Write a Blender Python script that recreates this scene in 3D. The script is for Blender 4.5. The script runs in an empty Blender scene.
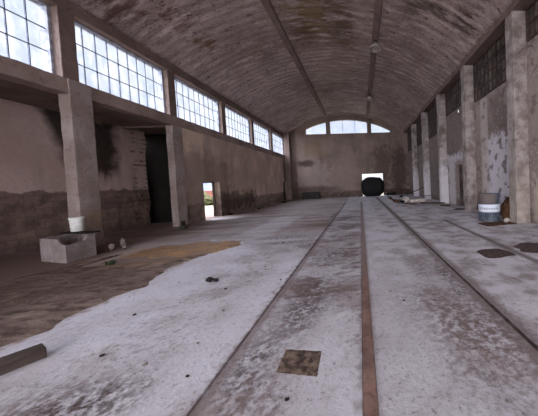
import bpy, bmesh, math, random
from mathutils import Vector, Matrix, noise
random.seed(7)
S = bpy.context.scene
C = S.collection
PI = math.pi

# ------------------------------------------------------------------ nodes
class NT:
    def __init__(s, name, rough=.9):
        s.m = bpy.data.materials.new(name); s.m.use_nodes = True
        s.t = s.m.node_tree; s.n = s.t.nodes; s.b = s.n['Principled BSDF']
        s.b.inputs['Roughness'].default_value = rough
        s.b.inputs['Specular IOR Level'].default_value = .25
        s.P = s.n.new('ShaderNodeTexCoord').outputs['Object']
    def link(s, a, b):
        if hasattr(a, 'is_output') or isinstance(a, bpy.types.NodeSocket): s.t.links.new(a, b)
        elif isinstance(a, (tuple, list)): b.default_value = tuple(a) + ((1,) if len(a) == 3 and len(b.default_value) == 4 else ())
        else: b.default_value = a
    def math(s, op, a, b=0.0, clamp=False):
        n = s.n.new('ShaderNodeMath'); n.operation = op; n.use_clamp = clamp
        s.link(a, n.inputs[0]); s.link(b, n.inputs[1]); return n.outputs[0]
    def vec(s, scale, v=None):
        n = s.n.new('ShaderNodeVectorMath'); n.operation = 'MULTIPLY'
        s.link(v or s.P, n.inputs[0]); n.inputs[1].default_value = scale; return n.outputs[0]
    def noise(s, scale, detail=4, stretch=(1, 1, 1), rough=.55, dist=0, off=0):
        n = s.n.new('ShaderNodeTexNoise'); n.inputs['Scale'].default_value = scale
        n.inputs['Detail'].default_value = detail; n.inputs['Roughness'].default_value = rough
        n.inputs['Distortion'].default_value = dist
        v = s.vec(stretch)
        if off:
            a = s.n.new('ShaderNodeVectorMath'); a.inputs[1].default_value = (off, off * 1.3, off * .7)
            s.link(v, a.inputs[0]); v = a.outputs[0]
        s.link(v, n.inputs['Vector']); return n.outputs['Fac']
    def step(s, v, a, b):
        n = s.n.new('ShaderNodeMapRange'); n.interpolation_type = 'SMOOTHSTEP'
        s.link(v, n.inputs['Value']); n.inputs['From Min'].default_value = a; n.inputs['From Max'].default_value = b
        if a > b:
            n.inputs['From Min'].default_value = b; n.inputs['From Max'].default_value = a
            n.inputs['To Min'].default_value = 1; n.inputs['To Max'].default_value = 0
        return n.outputs['Result']
    def mix(s, f, a, b):
        n = s.n.new('ShaderNodeMix'); n.data_type = 'RGBA'
        s.link(f, n.inputs[0]); s.link(a, n.inputs[6]); s.link(b, n.inputs[7]); return n.outputs[2]
    def sep(s):
        n = s.n.new('ShaderNodeSeparateXYZ'); s.link(s.P, n.inputs[0]); return n.outputs
    def blob(s, c, r, soft=.35, amp=.8, nz=None, axes=(0, 1)):
        """ragged elliptic mask around c in two object axes"""
        o = s.sep(); a = s.math('DIVIDE', s.math('SUBTRACT', o[axes[0]], c[0]), r[0])
        b = s.math('DIVIDE', s.math('SUBTRACT', o[axes[1]], c[1]), r[1])
        d = s.math('SQRT', s.math('ADD', s.math('MULTIPLY', a, a), s.math('MULTIPLY', b, b)))
        if nz is not None: d = s.math('ADD', d, s.math('MULTIPLY', s.math('SUBTRACT', nz, .5), amp * 2))
        return s.step(d, 1 + soft, 1 - soft)
    def rect(s, x0, x1, y0, y1, soft=.05, nz=None, amp=.3, axes=(0, 1)):
        o = s.sep(); a, b = o[axes[0]], o[axes[1]]
        if nz is not None:
            w = s.math('MULTIPLY', s.math('SUBTRACT', nz, .5), amp * 2); a = s.math('ADD', a, w); b = s.math('ADD', b, w)
        m = s.math('MULTIPLY', s.step(a, x0 - soft, x0 + soft), s.step(a, x1 + soft, x1 - soft))
        return s.math('MULTIPLY', m, s.math('MULTIPLY', s.step(b, y0 - soft, y0 + soft), s.step(b, y1 + soft, y1 - soft)))
    def mul(s, a, b): return s.math('MULTIPLY', a, b, True)
    def gain(s, c, k):
        n = s.n.new('ShaderNodeVectorMath'); n.operation = 'MULTIPLY'; s.link(c, n.inputs[0])
        n.inputs[1].default_value = (k, k, k) if isinstance(k, (int, float)) else k; return n.outputs[0]
    def bump(s, h, strength=.5, dist=.02):
        n = s.n.new('ShaderNodeBump'); n.inputs['Strength'].default_value = strength
        n.inputs['Distance'].default_value = dist; s.link(h, n.inputs['Height'])
        prev = s.b.inputs['Normal']
        if prev.links: s.t.links.new(prev.links[0].from_socket, n.inputs['Normal'])
        s.t.links.new(n.outputs[0], prev)
    def out(s, col, rough=None):
        s.link(col, s.b.inputs['Base Color'])
        if rough is not None: s.link(rough, s.b.inputs['Roughness'])
        return s.m

def rgb(r, g, b, k=1.0):
    f = lambda c: ((c / 255) / 12.92 if c / 255 <= .04045 else ((c / 255 + .055) / 1.055) ** 2.4) * k
    return (f(r), f(g), f(b))

def simple(name, a, b, scale=6, rough=.85, bump=.3, metal=0, stretch=(1, 1, 1)):
    t = NT(name, rough); n = t.noise(scale, 5, stretch)
    t.bump(t.noise(scale * 3, 4, stretch), bump, .01); t.b.inputs['Metallic'].default_value = metal
    return t.out(t.mix(t.step(n, .35, .65), a, b))

def concrete(name, a, b, dark, scale=1.2, streak=True, bumpk=.5, form=None):
    t = NT(name, .92)
    n1 = t.noise(scale, 6); n2 = t.noise(scale * 6, 5, off=7); n3 = t.noise(scale * 1.5, 5, (1, 1, .25), off=3)
    c = t.mix(t.step(n1, .3, .7), a, b)
    c = t.mix(t.mul(t.step(n2, .5, .75), .5), c, dark)
    if streak: c = t.mix(t.mul(t.step(n3, .52, .75), .55), c, dark)
    t.bump(t.noise(scale * 14, 6), bumpk, .02)
    t.bump(t.noise(scale * 3, 4), bumpk * .6, .05)
    t.c = c
    return t

# ------------------------------------------------------------------ mesh helpers
def obj(name, bm, mat, parent=None, loc=None, smooth=False):
    me = bpy.data.meshes.new(name)
    bmesh.ops.recalc_face_normals(bm, faces=bm.faces)
    bm.to_mesh(me); bm.free()
    if smooth:
        for p in me.polygons: p.use_smooth = True
    o = bpy.data.objects.new(name, me); C.objects.link(o)
    if mat: me.materials.append(mat)
    if parent: o.parent = parent
    if loc: o.location = loc
    return o
def tag(o, label, cat, group=None, kind=None):
    o['label'] = label; o['category'] = cat
    if group: o['group'] = group
    if kind: o['kind'] = kind
    return o
def struct(o, label=None, cat=None):
    o['kind'] = 'structure'
    if label: o['label'] = label
    if cat: o['category'] = cat
    return o
def empty(name, loc=(0, 0, 0), rz=0):
    o = bpy.data.objects.new(name, None); C.objects.link(o); o.location = loc; o.rotation_euler.z = rz
    o.empty_display_size = .1; return o
def BM(): return bmesh.new()
def box(bm, x0, x1, y0, y1, z0, z1):
    vs = [bm.verts.new((x, y, z)) for x in (x0, x1) for y in (y0, y1) for z in (z0, z1)]
    for f in ((0, 1, 3, 2), (4, 6, 7, 5), (0, 4, 5, 1), (2, 3, 7, 6), (0, 2, 6, 4), (1, 5, 7, 3)):
        bm.faces.new([vs[i] for i in f])
    return vs
def fbox(x0, x1, y0, y1, z0, z1, step=.15, amp=.012, fr=3.0, bevel=.02, keep=()):
    """box with worn edges and an uneven cast surface"""
    bm = BM(); box(bm, x0, x1, y0, y1, z0, z1)
    if bevel: bmesh.ops.bevel(bm, geom=list(bm.edges), offset=bevel, segments=2, affect='EDGES', profile=.6)
    for ax, (a, b) in enumerate(((x0, x1), (y0, y1), (z0, z1))):
        k = int((b - a) / step)
        for i in range(1, k):
            p = [0, 0, 0]; p[ax] = a + (b - a) * i / k; nrm = [0, 0, 0]; nrm[ax] = 1
            bmesh.ops.bisect_plane(bm, geom=list(bm.verts) + list(bm.edges) + list(bm.faces), plane_co=p, plane_no=nrm)
    for v in bm.verts:
        d = noise.noise_vector(v.co * fr) * amp + noise.noise_vector(v.co * fr * 3) * amp * .5
        v.co += d
    return bm
def lathe(bm, prof, seg=24, c=(0, 0, 0)):
    rings = []
    for r, z in prof:
        rings.append([bm.verts.new((c[0] + r * math.cos(2 * PI * i / seg), c[1] + r * math.sin(2 * PI * i / seg), c[2] + z)) for i in range(seg)])
    for a, b in zip(rings, rings[1:]):
        for i in range(seg):
            bm.faces.new((a[i], a[(i + 1) % seg], b[(i + 1) % seg], b[i]))
    for r in (rings[0], rings[-1]):
        try: bm.faces.new(r)
        except ValueError: pass
    return rings
def tube(bm, pts, r, seg=8):
    rings = []
    for i, p in enumerate(pts):
        p = Vector(p); q = Vector(pts[min(i + 1, len(pts) - 1)]) - Vector(pts[max(i - 1, 0)])
        q.normalize(); u = q.orthogonal().normalized(); w = q.cross(u)
        rings.append([bm.verts.new(p + (u * math.cos(2 * PI * k / seg) + w * math.sin(2 * PI * k / seg)) * r) for k in range(seg)])
    for a, b in zip(rings, rings[1:]):
        for i in range(seg): bm.faces.new((a[i], a[(i + 1) % seg], b[(i + 1) % seg], b[i]))
    bm.faces.new(rings[0]); bm.faces.new(rings[-1])
def rock(r, sx=1, sy=1, sz=.6, seed=0, sub=2):
    bm = BM(); bmesh.ops.create_icosphere(bm, subdivisions=sub, radius=r)
    for v in bm.verts:
        k = 1 + .45 * noise.noise(v.co / r * 1.3 + Vector((seed * 3.1, seed, 0)))
        v.co = Vector((v.co.x * sx * k, v.co.y * sy * k, v.co.z * sz * k))
    m = min(v.co.z for v in bm.verts)
    for v in bm.verts: v.co.z -= m
    return bm
def cut(o, boxes=(), bms=()):
    cs = []
    for b in boxes:
        bm = BM(); box(bm, *b); cs.append(bm)
    cs += list(bms)
    tmp = []
    for bm in cs:
        c = obj('cutter', bm, None); tmp.append(c)
        m = o.modifiers.new('b', 'BOOLEAN'); m.operation = 'DIFFERENCE'; m.solver = 'EXACT'; m.object = c
    bpy.context.view_layer.update()
    dg = bpy.context.evaluated_depsgraph_get()
    me = bpy.data.meshes.new_from_object(o.evaluated_get(dg))
    o.modifiers.clear(); old = o.data; o.data = me; me.name = old.name
    if not me.materials and old.materials: me.materials.append(old.materials[0])
    for c in tmp:
        d = c.data; bpy.data.objects.remove(c); bpy.data.meshes.remove(d)
    return o
def heap(x0, x1, y0, y1, h, n=40, seed=0, thr=.0, fr=4.0, shape=None):
    """low uneven layer of loose material, ragged outline, zero height at its rim"""
    bm = BM(); g = {}
    ny = max(4, int(n * (y1 - y0) / (x1 - x0)))
    cx, cy, rx, ry = (x0 + x1) / 2, (y0 + y1) / 2, (x1 - x0) / 2, (y1 - y0) / 2
    for i in range(n + 1):
        for j in range(ny + 1):
            x = x0 + (x1 - x0) * i / n; y = y0 + (y1 - y0) * j / ny
            s = Vector((x * fr, y * fr, seed * 5.3))
            if shape: e = shape(x, y)
            else: e = 1 - math.hypot((x - cx) / rx, (y - cy) / ry)
            e += .35 * noise.noise(s * .5)
            e = max(-.3, min(1, e * 2.2))
            z = h * e * (.55 + .45 * noise.noise(s) + .25 * noise.noise(s * 2.7)) if e > 0 else e * .02
            g[i, j] = bm.verts.new((x, y, max(z, -.008)))
    for i in range(n):
        for j in range(ny):
            q = (g[i, j], g[i + 1, j], g[i + 1, j + 1], g[i, j + 1])
            if max(v.co.z for v in q) > 0.001: bm.faces.new(q)
    bmesh.ops.delete(bm, geom=[v for v in bm.verts if not v.link_faces], context='VERTS')
    return bm

# ------------------------------------------------------------------ hall dimensions
XL, XR = -8.0, 5.1          # inner faces of left columns and right pilasters
YB, YE = -12.0, 27.1         # open end behind the camera, back wall
XC, ZS, RV, HW = -1.45, 7.1, 11.05, 6.55
ZC = ZS - math.sqrt(RV * RV - HW * HW)
def vz(x, r=RV): return ZC + math.sqrt(max(0, r * r - (x - XC) ** 2))

# ------------------------------------------------------------------ materials
# floor
def floor_material():
    t = NT('worn_concrete_floor', .8)
    big = t.noise(.55, 6, off=2); med = t.noise(2.2, 6, off=5); fin = t.noise(11, 6); spk = t.noise(28, 4, off=9)
    grit = t.noise(60, 3, off=4)
    c = t.mix(t.step(big, .3, .7), rgb(186, 185, 193), rgb(164, 160, 165))
    c = t.mix(t.mul(t.step(med, .48, .72), .55), c, rgb(146, 132, 130))
    c = t.mix(t.mul(t.step(fin, .5, .68), .6), c, rgb(122, 110, 108)); c = t.mix(t.mul(t.step(spk, .5, .66), .4), c, rgb(126, 114, 112))
    c = t.mix(t.mul(t.step(med, .55, .38), .4), c, rgb(206, 206, 216))
    o = t.sep()
    DIRT = rgb(104, 86, 82); DARK = rgb(74, 59, 57)
    rag = t.math('ADD', t.math('MULTIPLY', med, .5), t.math('MULTIPLY', fin, .5))
    # brown dirt left of the swept slab, its edge follows the poured apron
    apron = t.step(t.math('ADD', o[0], t.math('MULTIPLY', t.math('SUBTRACT', rag, .5), 1.6)), -3.75, -4.05)
    c = t.mix(t.mul(apron, t.step(o[1], 7.7, 7.2)), c, rgb(124, 106, 98))
    # strip under the left wall and in the aisle
    c = t.mix(t.mul(t.step(t.math('ADD', o[0], t.math('MULTIPLY', rag, 1.2)), -5.9, -6.6), .85), c, rgb(112, 94, 88))
    c = t.mix(t.mul(t.blob((-6.2, 7.9), (.4, 2.0), .6, .9, rag), .75), c, rgb(176, 162, 156))
    c = t.mix(t.mul(t.mul(t.step(o[0], 1.5, 1.8), t.step(med, .62, .42)), .6), c, rgb(216, 216, 226))  # right part paler: window light put into the floor colour
    c = t.mix(t.mul(t.mul(t.rect(.1, 1.5, 4.5, 26, .3), t.step(med, .62, .42)), .5), c, rgb(212, 212, 222))
    # far left half: brownish grey
    c = t.mix(t.mul(t.mul(t.step(o[1], 7, 9), t.step(o[0], -1.2, -1.5)), .55), c, rgb(140, 124, 118))
    band = t.noise(1.0, 4, (.35, 1.6, 1), off=11)
    c = t.mix(t.mul(t.mul(t.step(o[1], 7, 10), t.step(o[0], -1.2, -1.5)), t.mul(t.step(band, .5, .6), .6)), c, DIRT)
    # grimy middle lane between the two joints
    lane = t.rect(-1.25, -.02, 2.6, 14, .15)
    smear = t.noise(2.4, 6, (.7, 1.3, 1), off=14, dist=.6)
    c = t.mix(t.mul(lane, t.mul(t.step(smear, .47, .62), .75)), c, DIRT)
    for (cx, cy, rx, ry, k) in [(-.75, 3.7, .38, .45, .8), (-.8, 3.0, .25, .35, .9), (-.6, 5.4, .5, .6, .8), (-.5, 6.9, .55, .45, .6),
                                (-.35, 8.9, .45, .45, 1), (-.7, 11, .6, .5, .9), (1.05, 2.7, .55, .5, .75), (1.15, 2.1, .5, .5, .75), (.75, 3.2, .4, .35, .7),
                                (1.05, 4.3, .22, .5, .5), (1.35, 3.9, .12, .6, .8), (-1.05, 2.2, .2, .5, .8), (-.9, 1.75, .3, .3, .7),
                                (-2.3, 1.9, .5, .35, 1), (-1.33, 9.5, .12, .9, 1), (-1.38, 12, .14, 1.3, 1), (-1.45, 6.4, .3, .2, 1), (-2.2, 6.9, .8, .18, .9), (-.35, 10.2, .3, .25, .9), (-1.9, 4.6, .3, .2, .6), (-1.6, 9.4, .5, .3, .9), (-2.4, 7.6, .9, .25, .8), (-3.1, 9.9, 1.2, .3, .7), (-3.4, 3.1, .6, .2, .35)]:
        m = t.blob((cx, cy), (rx, ry), .7, 1.8, rag)
        m = t.mul(m, t.step(t.math('ADD', t.math('MULTIPLY', fin, .6), t.math('MULTIPLY', spk, .4)), .38, .6))
        c = t.mix(t.mul(m, k), c, DARK if k > .75 else DIRT)
    # whiter worn strips
    for (x0, x1, y0, y1, k) in [(.12, .75, .5, 20, .35), (-.55, -.12, 1.2, 3.0, .5), (-1.75, -1.34, 1, 6, .5), (-3.9, -2.7, 2.4, 6.6, .45), (-4.2, -3.0, 8.6, 12.5, .35)]:
        c = t.mix(t.mul(t.rect(x0, x1, y0, y1, .18, rag, .5), k), c, rgb(206, 206, 216))
    # joint edges
    c = t.mix(t.mul(t.rect(-1.33, -1.2, -3, 20, .03, fin, .08), .65), c, rgb(112, 96, 92))
    c = t.mix(t.mul(t.rect(1.40, 1.66, -3, 24, .05, fin, .14), .7), c, rgb(112, 99, 98))
    c = t.mix(t.mul(t.rect(3.06, 3.25, -3, 9, .03, fin, .1), .7), c, rgb(112, 99, 98))
    c = t.mix(t.mul(t.rect(-.085, .08, -3, 20, .03, fin, .08), .5), c, rgb(118, 104, 102))
    # side door's daylight painted as a pale patch on the floor; dark and pale grit
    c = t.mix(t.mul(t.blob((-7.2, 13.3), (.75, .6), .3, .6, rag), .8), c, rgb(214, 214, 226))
    c = t.mix(t.mul(t.step(spk, .62, .7), .45), c, rgb(80, 66, 62))
    c = t.mix(t.mul(t.step(grit, .6, .72), .3), c, rgb(226, 224, 232))
    t.bump(fin, .35, .02); t.bump(spk, .35, .012); t.bump(grit, .35, .01)
    return t.out(c)
M_floor = floor_material()

def vault_material():
    t = NT('vault_soffit', .95); o = t.sep()
    warp = t.noise(.5, 3, off=2)
    wv = t.math('SINE', t.math('MULTIPLY', t.math('ADD', o[1], t.math('MULTIPLY', warp, .5)), 2 * PI / .42))
    courses = t.step(wv, -.7, .9)
    n1 = t.noise(.35, 6, off=4); n2 = t.noise(1.6, 6, (.6, 2.2, 1)); n3 = t.noise(5, 5, (.7, 1.6, 1), off=8)
    c = t.mix(t.step(n1, .35, .65), rgb(146, 133, 130), rgb(120, 108, 104))
    c = t.mix(t.mul(courses, .38), c, rgb(106, 93, 89))
    c = t.mix(t.mul(t.step(n2, .5, .7), .45), c, rgb(92, 79, 74))
    c = t.mix(t.mul(t.step(n3, .56, .68), .45), c, rgb(66, 52, 46))
    c = t.mix(t.mul(t.step(n2, .47, .32), .6), c, rgb(172, 158, 154))
    n4 = t.noise(12, 5, (.6, 1.4, 1), off=5); c = t.mix(t.mul(t.step(n4, .52, .7), .5), c, rgb(84, 72, 66)); c = t.mix(t.mul(t.step(n4, .46, .3), .35), c, rgb(176, 164, 160))
    # old damp stains and spalls
    for (x, y, rx, ry, col) in [(-7.3, 8.5, .5, .7, (64, 42, 34)), (-6.6, 9.8, .35, .5, (70, 48, 36)), (-6.5, 11.5, .3, .5, (74, 54, 30)), (-1.9, 11.2, .9, 1.6, (92, 76, 44)),
                                (-.6, 11.5, .6, 1.8, (58, 44, 36)), (-2.6, 12.5, .5, .9, (56, 42, 34)), (2.8, 9.5, .8, .6, (70, 62, 54)), (4.3, 9.2, .35, .8, (62, 50, 44)), (-4.5, 9.5, .25, .4, (40, 32, 28))]:
        c = t.mix(t.mul(t.mul(t.blob((x, y), (rx, ry), .6, 1.8, n3), t.step(n2, .38, .56)), .8), c, rgb(*col))
    pk = t.noise(3.2, 3, (.7, 1.2, 1), off=21); pk2 = t.noise(9, 3, off=23)
    c = t.mix(t.mul(t.mul(t.step(pk, .56, .66), t.step(pk2, .52, .58)), .8), c, rgb(58, 45, 40))
    c = t.mix(t.mul(t.mul(t.blob((-1.6, 12), (2.0, 6), .6, .6, n2), t.step(n2, .4, .6)), .35), c, rgb(112, 96, 72))
    t.bump(courses, .5, .03); t.bump(n3, .6, .04); t.bump(t.noise(18, 5), .5, .02)
    return t.out(t.gain(c, 1.75))
M_vault = vault_material()

def plaster_wall(name, hi, hi2, lo, line, wob, extra=None, axes=(1, 2), gap=.12, gain=1):
    t = NT(name, .95); o = t.sep()
    n1 = t.noise(.6, 6, off=2); n2 = t.noise(2.5, 6, off=6); n3 = t.noise(9, 5)
    st = t.noise(1.6, 5, (1, 1, .18), off=12)
    c = t.mix(t.step(n1, .33, .67), hi, hi2)
    c = t.mix(t.mul(t.step(st, .5, .72), .5), c, tuple(k * .5 for k in hi2))
    c = t.mix(t.mul(t.step(n3, .55, .72), .4), c, tuple(k * .5 for k in hi))
    br = t.n.new('ShaderNodeTexBrick'); sw = t.n.new('ShaderNodeCombineXYZ')
    t.link(t.math('ADD', o[axes[0]], t.math('MULTIPLY', n2, .22)), sw.inputs[0]); t.link(t.math('ADD', o[2], t.math('MULTIPLY', n2, .16)), sw.inputs[1]); t.link(sw.outputs[0], br.inputs['Vector'])
    br.inputs['Scale'].default_value = 1; br.inputs['Brick Width'].default_value = .43; br.inputs['Row Height'].default_value = .21
    br.inputs['Mortar Size'].default_value = .022; br.inputs['Mortar Smooth'].default_value = .6
    t.link(tuple(k * 1.12 for k in lo), br.inputs['Color1']); t.link(tuple(k * .9 for k in lo), br.inputs['Color2']); t.link(tuple(k * .82 for k in lo), br.inputs['Mortar'])
    lowc = t.mix(t.mul(t.step(n2, .42, .62), .75), br.outputs['Color'], tuple(k * .5 for k in lo)); lowc = t.mix(t.mul(t.step(n3, .45, .3), .5), lowc, tuple(k * 1.5 for k in lo))
    z = t.math('ADD', o[2], t.math('MULTIPLY', t.math('SUBTRACT', n2, .5), wob * 2))
    m = t.step(z, line + gap * .3, line - gap * .3)
    c = t.mix(m, c, lowc)
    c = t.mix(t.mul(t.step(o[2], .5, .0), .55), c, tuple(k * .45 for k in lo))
    if extra: c = extra(t, c, n1, n2, n3, o)
    c = t.gain(c, gain); t.bump(n2, .5, .05); t.bump(n3, .5, .02); t.bump(t.mul(br.outputs['Fac'], m), .5, .02)
    return t.out(c)

def ex_aisle(t, c, n1, n2, n3, o):
    soot = rgb(36, 29, 26)
    st = t.noise(2.0, 4, (1, 1, .12), off=5)
    d = t.math('ADD', t.math('SUBTRACT', o[1], 8.95), t.math('MULTIPLY', t.math('SUBTRACT', n2, .5), .5))
    wedge = t.math('SUBTRACT', d, t.math('MULTIPLY', t.math('SUBTRACT', 3.7, o[2]), .32))      # soot that widens upwards
    c = t.mix(t.mul(t.mul(t.step(wedge, -.28, .12), t.step(o[1], 9.9, 9.4)), .93), c, soot)
    m2 = t.mul(t.rect(9.9, 10.95, 2.3, 4.6, .35, n2, .45, (1, 2)), .95)
    c = t.mix(m2, c, soot)
    c = t.mix(t.mul(t.rect(9.9, 10.9, 0, 3.2, .3, n2, .4, (1, 2)), t.mul(t.step(st, .42, .62), .9)), c, rgb(44, 35, 31))
    # ragged brick edge beside the dark gap
    bm_ = t.rect(11.55, 12.6, .3, 4.4, .1, n3, .5, (1, 2))
    rows = t.step(t.math('SINE', t.math('MULTIPLY', t.math('ADD', o[2], t.math('MULTIPLY', n3, .1)), 2 * PI / .2)), -.1, .5)
    c = t.mix(t.mul(t.mul(bm_, t.mul(rows, .8)), t.step(n2, .45, .6)), c, rgb(66, 52, 40))
    c = t.mix(t.mul(t.mul(bm_, t.step(n3, .55, .65)), .5), c, rgb(176, 154, 120))
    return c
M_aisle = plaster_wall('aisle_plaster', rgb(180, 162, 156), rgb(164, 144, 136), rgb(118, 101, 94), 1.72, .28, ex_aisle, gain=1.45)
def ex_left(t, c, n1, n2, n3, o):
    c = t.mix(t.mul(t.rect(11, 15.5, 0, 3.4, .5, n2, .8, (1, 2)), .5), c, rgb(64, 52, 47))
    c = t.mix(t.mul(t.rect(14.4, 19, .2, 1.3, .25, n2, .8, (1, 2)), .75), c, rgb(52, 42, 38))
    c = t.mix(t.mul(t.rect(26.0, 27.2, 0, 7, .3, n2, .4, (1, 2)), .6), c, rgb(60, 50, 45))
    return c
M_wleft = plaster_wall('left_wall_render', rgb(166, 148, 137), rgb(140, 124, 114), rgb(116, 102, 95), .9, .35, ex_left, gain=1.9)
def ex_back(t, c, n1, n2, n3, o):
    for (x, z, rx, rz, col, k) in [(-5.2, 2.6, 1.8, 1.6, (168, 152, 150), .5), (-2.8, 2.2, 1.2, 1.5, (150, 134, 128), .45), (-1.0, 3.0, .7, 2.0, (146, 130, 124), .3), (-5.9, 3.9, .8, .35, (50, 40, 36), .8),
                               (2.6, 3.6, 1.0, 2.4, (74, 60, 54), .7), (4.5, 2.6, .9, 3, (56, 46, 42), .75), (-4.8, 5.4, 1.2, .9, (122, 104, 82), .5), (0.2, 6.2, 1.5, .5, (134, 120, 114), .4), (-5.2, 1.0, 2.5, .35, (56, 46, 42), .6)]:
        c = t.mix(t.mul(t.blob((x, z), (rx, rz), .55, .9, n2, (0, 2)), k), c, rgb(*col))
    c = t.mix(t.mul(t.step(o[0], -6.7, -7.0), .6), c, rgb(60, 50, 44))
    return c
M_wback = plaster_wall('back_wall_render', rgb(138, 121, 113), rgb(118, 103, 94), rgb(102, 87, 80), .7, .3, ex_back, (0, 2), gain=1.12)
def ex_right(t, c, n1, n2, n3, o):
    W = rgb(206, 202, 212)
    c = t.mix(t.mul(t.rect(8.3, 10.2, .2, 3.3, .3, n2, 1.0, (1, 2)), .75), c, W)
    c = t.mix(t.mul(t.mul(t.rect(8.2, 10.2, 1.0, 3.2, .2, n2, .8, (1, 2)), t.step(n2, .54, .6)), .75), c, rgb(120, 112, 116))
    c = t.mix(t.mul(t.rect(10.02, 10.62, 0, 5.05, .05, n3, .08, (1, 2)), .7), c, rgb(178, 168, 164))
    c = t.mix(t.mul(t.mul(t.rect(8.0, 10.0, 3.2, 5.2, .25, n2, .9, (1, 2)), t.step(n1, .35, .5)), .6), c, rgb(92, 80, 76))
    c = t.mix(t.mul(t.step(n2, .54, .62), .6), c, rgb(94, 82, 79))
    c = t.mix(t.mul(t.mul(t.step(n1, .45, .55), t.step(n3, .5, .6)), .35), c, rgb(188, 178, 174))
    c = t.mix(t.mul(t.step(o[1], 15, 16.5), .5), c, rgb(92, 80, 76))
    c = t.mix(t.mul(t.rect(6.0, 7.3, .0, 1.6, .15, n2, .5, (1, 2)), .5), c, rgb(190, 178, 166))
    c = t.mix(t.mul(t.rect(12.2, 15, 2.6, 3.0, .15, n2, .5, (1, 2)), .6), c, W)
    c = t.mix(t.mul(t.rect(13.8, 14.8, .0, 2.6, .15, n2, .5, (1, 2)), .6), c, rgb(196, 190, 196))
    c = t.mix(t.mul(t.rect(12, 15, 3.0, 6.8, .25, n2, .4, (1, 2)), .5), c, rgb(88, 78, 76))
    return c
M_wright = plaster_wall('right_wall_render', rgb(150, 138, 133), rgb(128, 116, 111), rgb(130, 118, 112), .35, .3, ex_right, gain=1.15)

_t = concrete('column_concrete', rgb(166, 154, 152), rgb(142, 127, 121), rgb(104, 90, 82), 1.4); M_col = _t.out(_t.c)
_t = concrete('stained_column_concrete', rgb(166, 154, 152), rgb(142, 127, 121), rgb(104, 90, 82), 1.4)
_c = _t.mix(_t.mul(_t.rect(7.8, 8.4, .35, 1.15, .15, _t.noise(3, 5), .5, (1, 2)), .45), _t.c, rgb(146, 118, 84)); M_colst = _t.out(_c)
_t = concrete('pilaster_render', rgb(176, 166, 163), rgb(122, 110, 106), rgb(84, 72, 68), 2.4)
_o = _t.sep(); _n = _t.noise(2.5, 5)
_c = _t.mix(_t.mul(_t.mul(_t.step(_t.math('ADD', _o[2], _t.math('MULTIPLY', _n, 3.5)), 5.2, 3.0), _t.step(_o[1], 14.5, 14.8)), .75), _t.c, rgb(222, 218, 224))
_c = _t.mix(_t.mul(_t.rect(7, 8.2, 0, 1.6, .5, _n, 1.2, (1, 2)), .35), _c, rgb(182, 170, 154)); M_pil = _t.out(_c)
_t = concrete('beam_concrete', rgb(142, 128, 122), rgb(120, 105, 98), rgb(84, 70, 64), 1.3, False); M_beam = _t.out(_t.gain(_t.c, 1.4))
_t = concrete('lintel_concrete', rgb(112, 98, 92), rgb(98, 84, 78), rgb(74, 62, 56), 1.3, False); M_lintel = _t.out(_t.gain(_t.c, 1.4))
_t = concrete('slab_concrete', rgb(120, 106, 100), rgb(100, 86, 80), rgb(74, 62, 56), 1.0, False); M_slab = _t.out(_t.gain(_t.c, 1.4))
_t = concrete('rib_concrete', rgb(112, 98, 93), rgb(98, 85, 80), rgb(76, 63, 58), 1.5, False); M_rib = _t.out(_t.gain(_t.c, 1.6))
_t = concrete('trough_concrete', rgb(156, 146, 148), rgb(132, 120, 118), rgb(96, 84, 80), 3, True); M_trough = _t.out(_t.c)
_t = concrete('shade_black_masonry', rgb(34, 28, 26), rgb(24, 20, 19), rgb(12, 10, 10), 2); M_gapshade = _t.out(_t.c)  # shade of the aisle-end gap put into a near-black wall colour
M_rust = simple('rusty_steel', rgb(140, 116, 108), rgb(108, 88, 80), 9, .8, .4, .1)
_t = NT('dusty_rusty_steel', .85); _o = _t.sep(); _n = _t.noise(5, 5, (1, .6, 1)); _n2 = _t.noise(14, 4)
_c = _t.mix(_t.step(_n, .35, .65), rgb(140, 112, 104), rgb(110, 88, 82)); _c = _t.mix(_t.mul(_t.step(_n2, .5, .65), .5), _c, rgb(84, 68, 64))
_c = _t.mix(_t.mul(_t.step(_t.math('ADD', _o[1], _t.math('MULTIPLY', _n, 4)), 5.0, 8.5), .75), _c, rgb(142, 132, 132)); _t.bump(_n2, .4, .01); M_striprust = _t.out(_c)
M_slot = simple('slot_grime', rgb(92, 80, 76), rgb(60, 50, 50), 9, .9, .6)
M_iron = simple('painted_iron', rgb(96, 104, 122), rgb(70, 74, 86), 14, .6, .2)
M_frame = simple('window_reveal_frame', rgb(170, 176, 190), rgb(130, 132, 142), 7, .7, .2)
M_dark = simple('black_tarpaulin', rgb(30, 29, 31), rgb(16, 16, 18), 5, .7, .5)
M_timber = simple('weathered_timber', rgb(78, 67, 62), rgb(54, 46, 43), 3, .9, .6, 0, (1, 7, 7))
M_timber_lt = simple('bleached_board', rgb(200, 194, 188), rgb(164, 152, 144), 6, .9, .4)
M_rubble = simple('rubble_stone', rgb(138, 128, 124), rgb(96, 84, 80), 8, .95, .6)
M_black = simple('black_clod', rgb(44, 38, 38), rgb(26, 22, 22), 9, .95, .6)
M_rustheap = simple('rusty_scrap', rgb(104, 74, 52), rgb(60, 40, 32), 8, .9, .7)
M_green = simple('weed_green', rgb(74, 92, 62), rgb(48, 60, 44), 9, .8, .1)
M_dgreen = simple('dark_green_painted_wood', rgb(62, 64, 60), rgb(50, 46, 44), 5, .8, .3)
M_white = simple('white_plastic', rgb(226, 228, 226), rgb(196, 196, 190), 4, .5, .05)
M_shade = simple('enamel_shade', rgb(200, 194, 190), rgb(160, 150, 146), 8, .5, .1)
M_grime = simple('grimy_board', rgb(108, 96, 92), rgb(66, 57, 54), 1.8, .9, .4)
M_lat = simple('lattice_concrete', rgb(84, 73, 69), rgb(64, 54, 51), 5, .9, .4)
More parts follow.
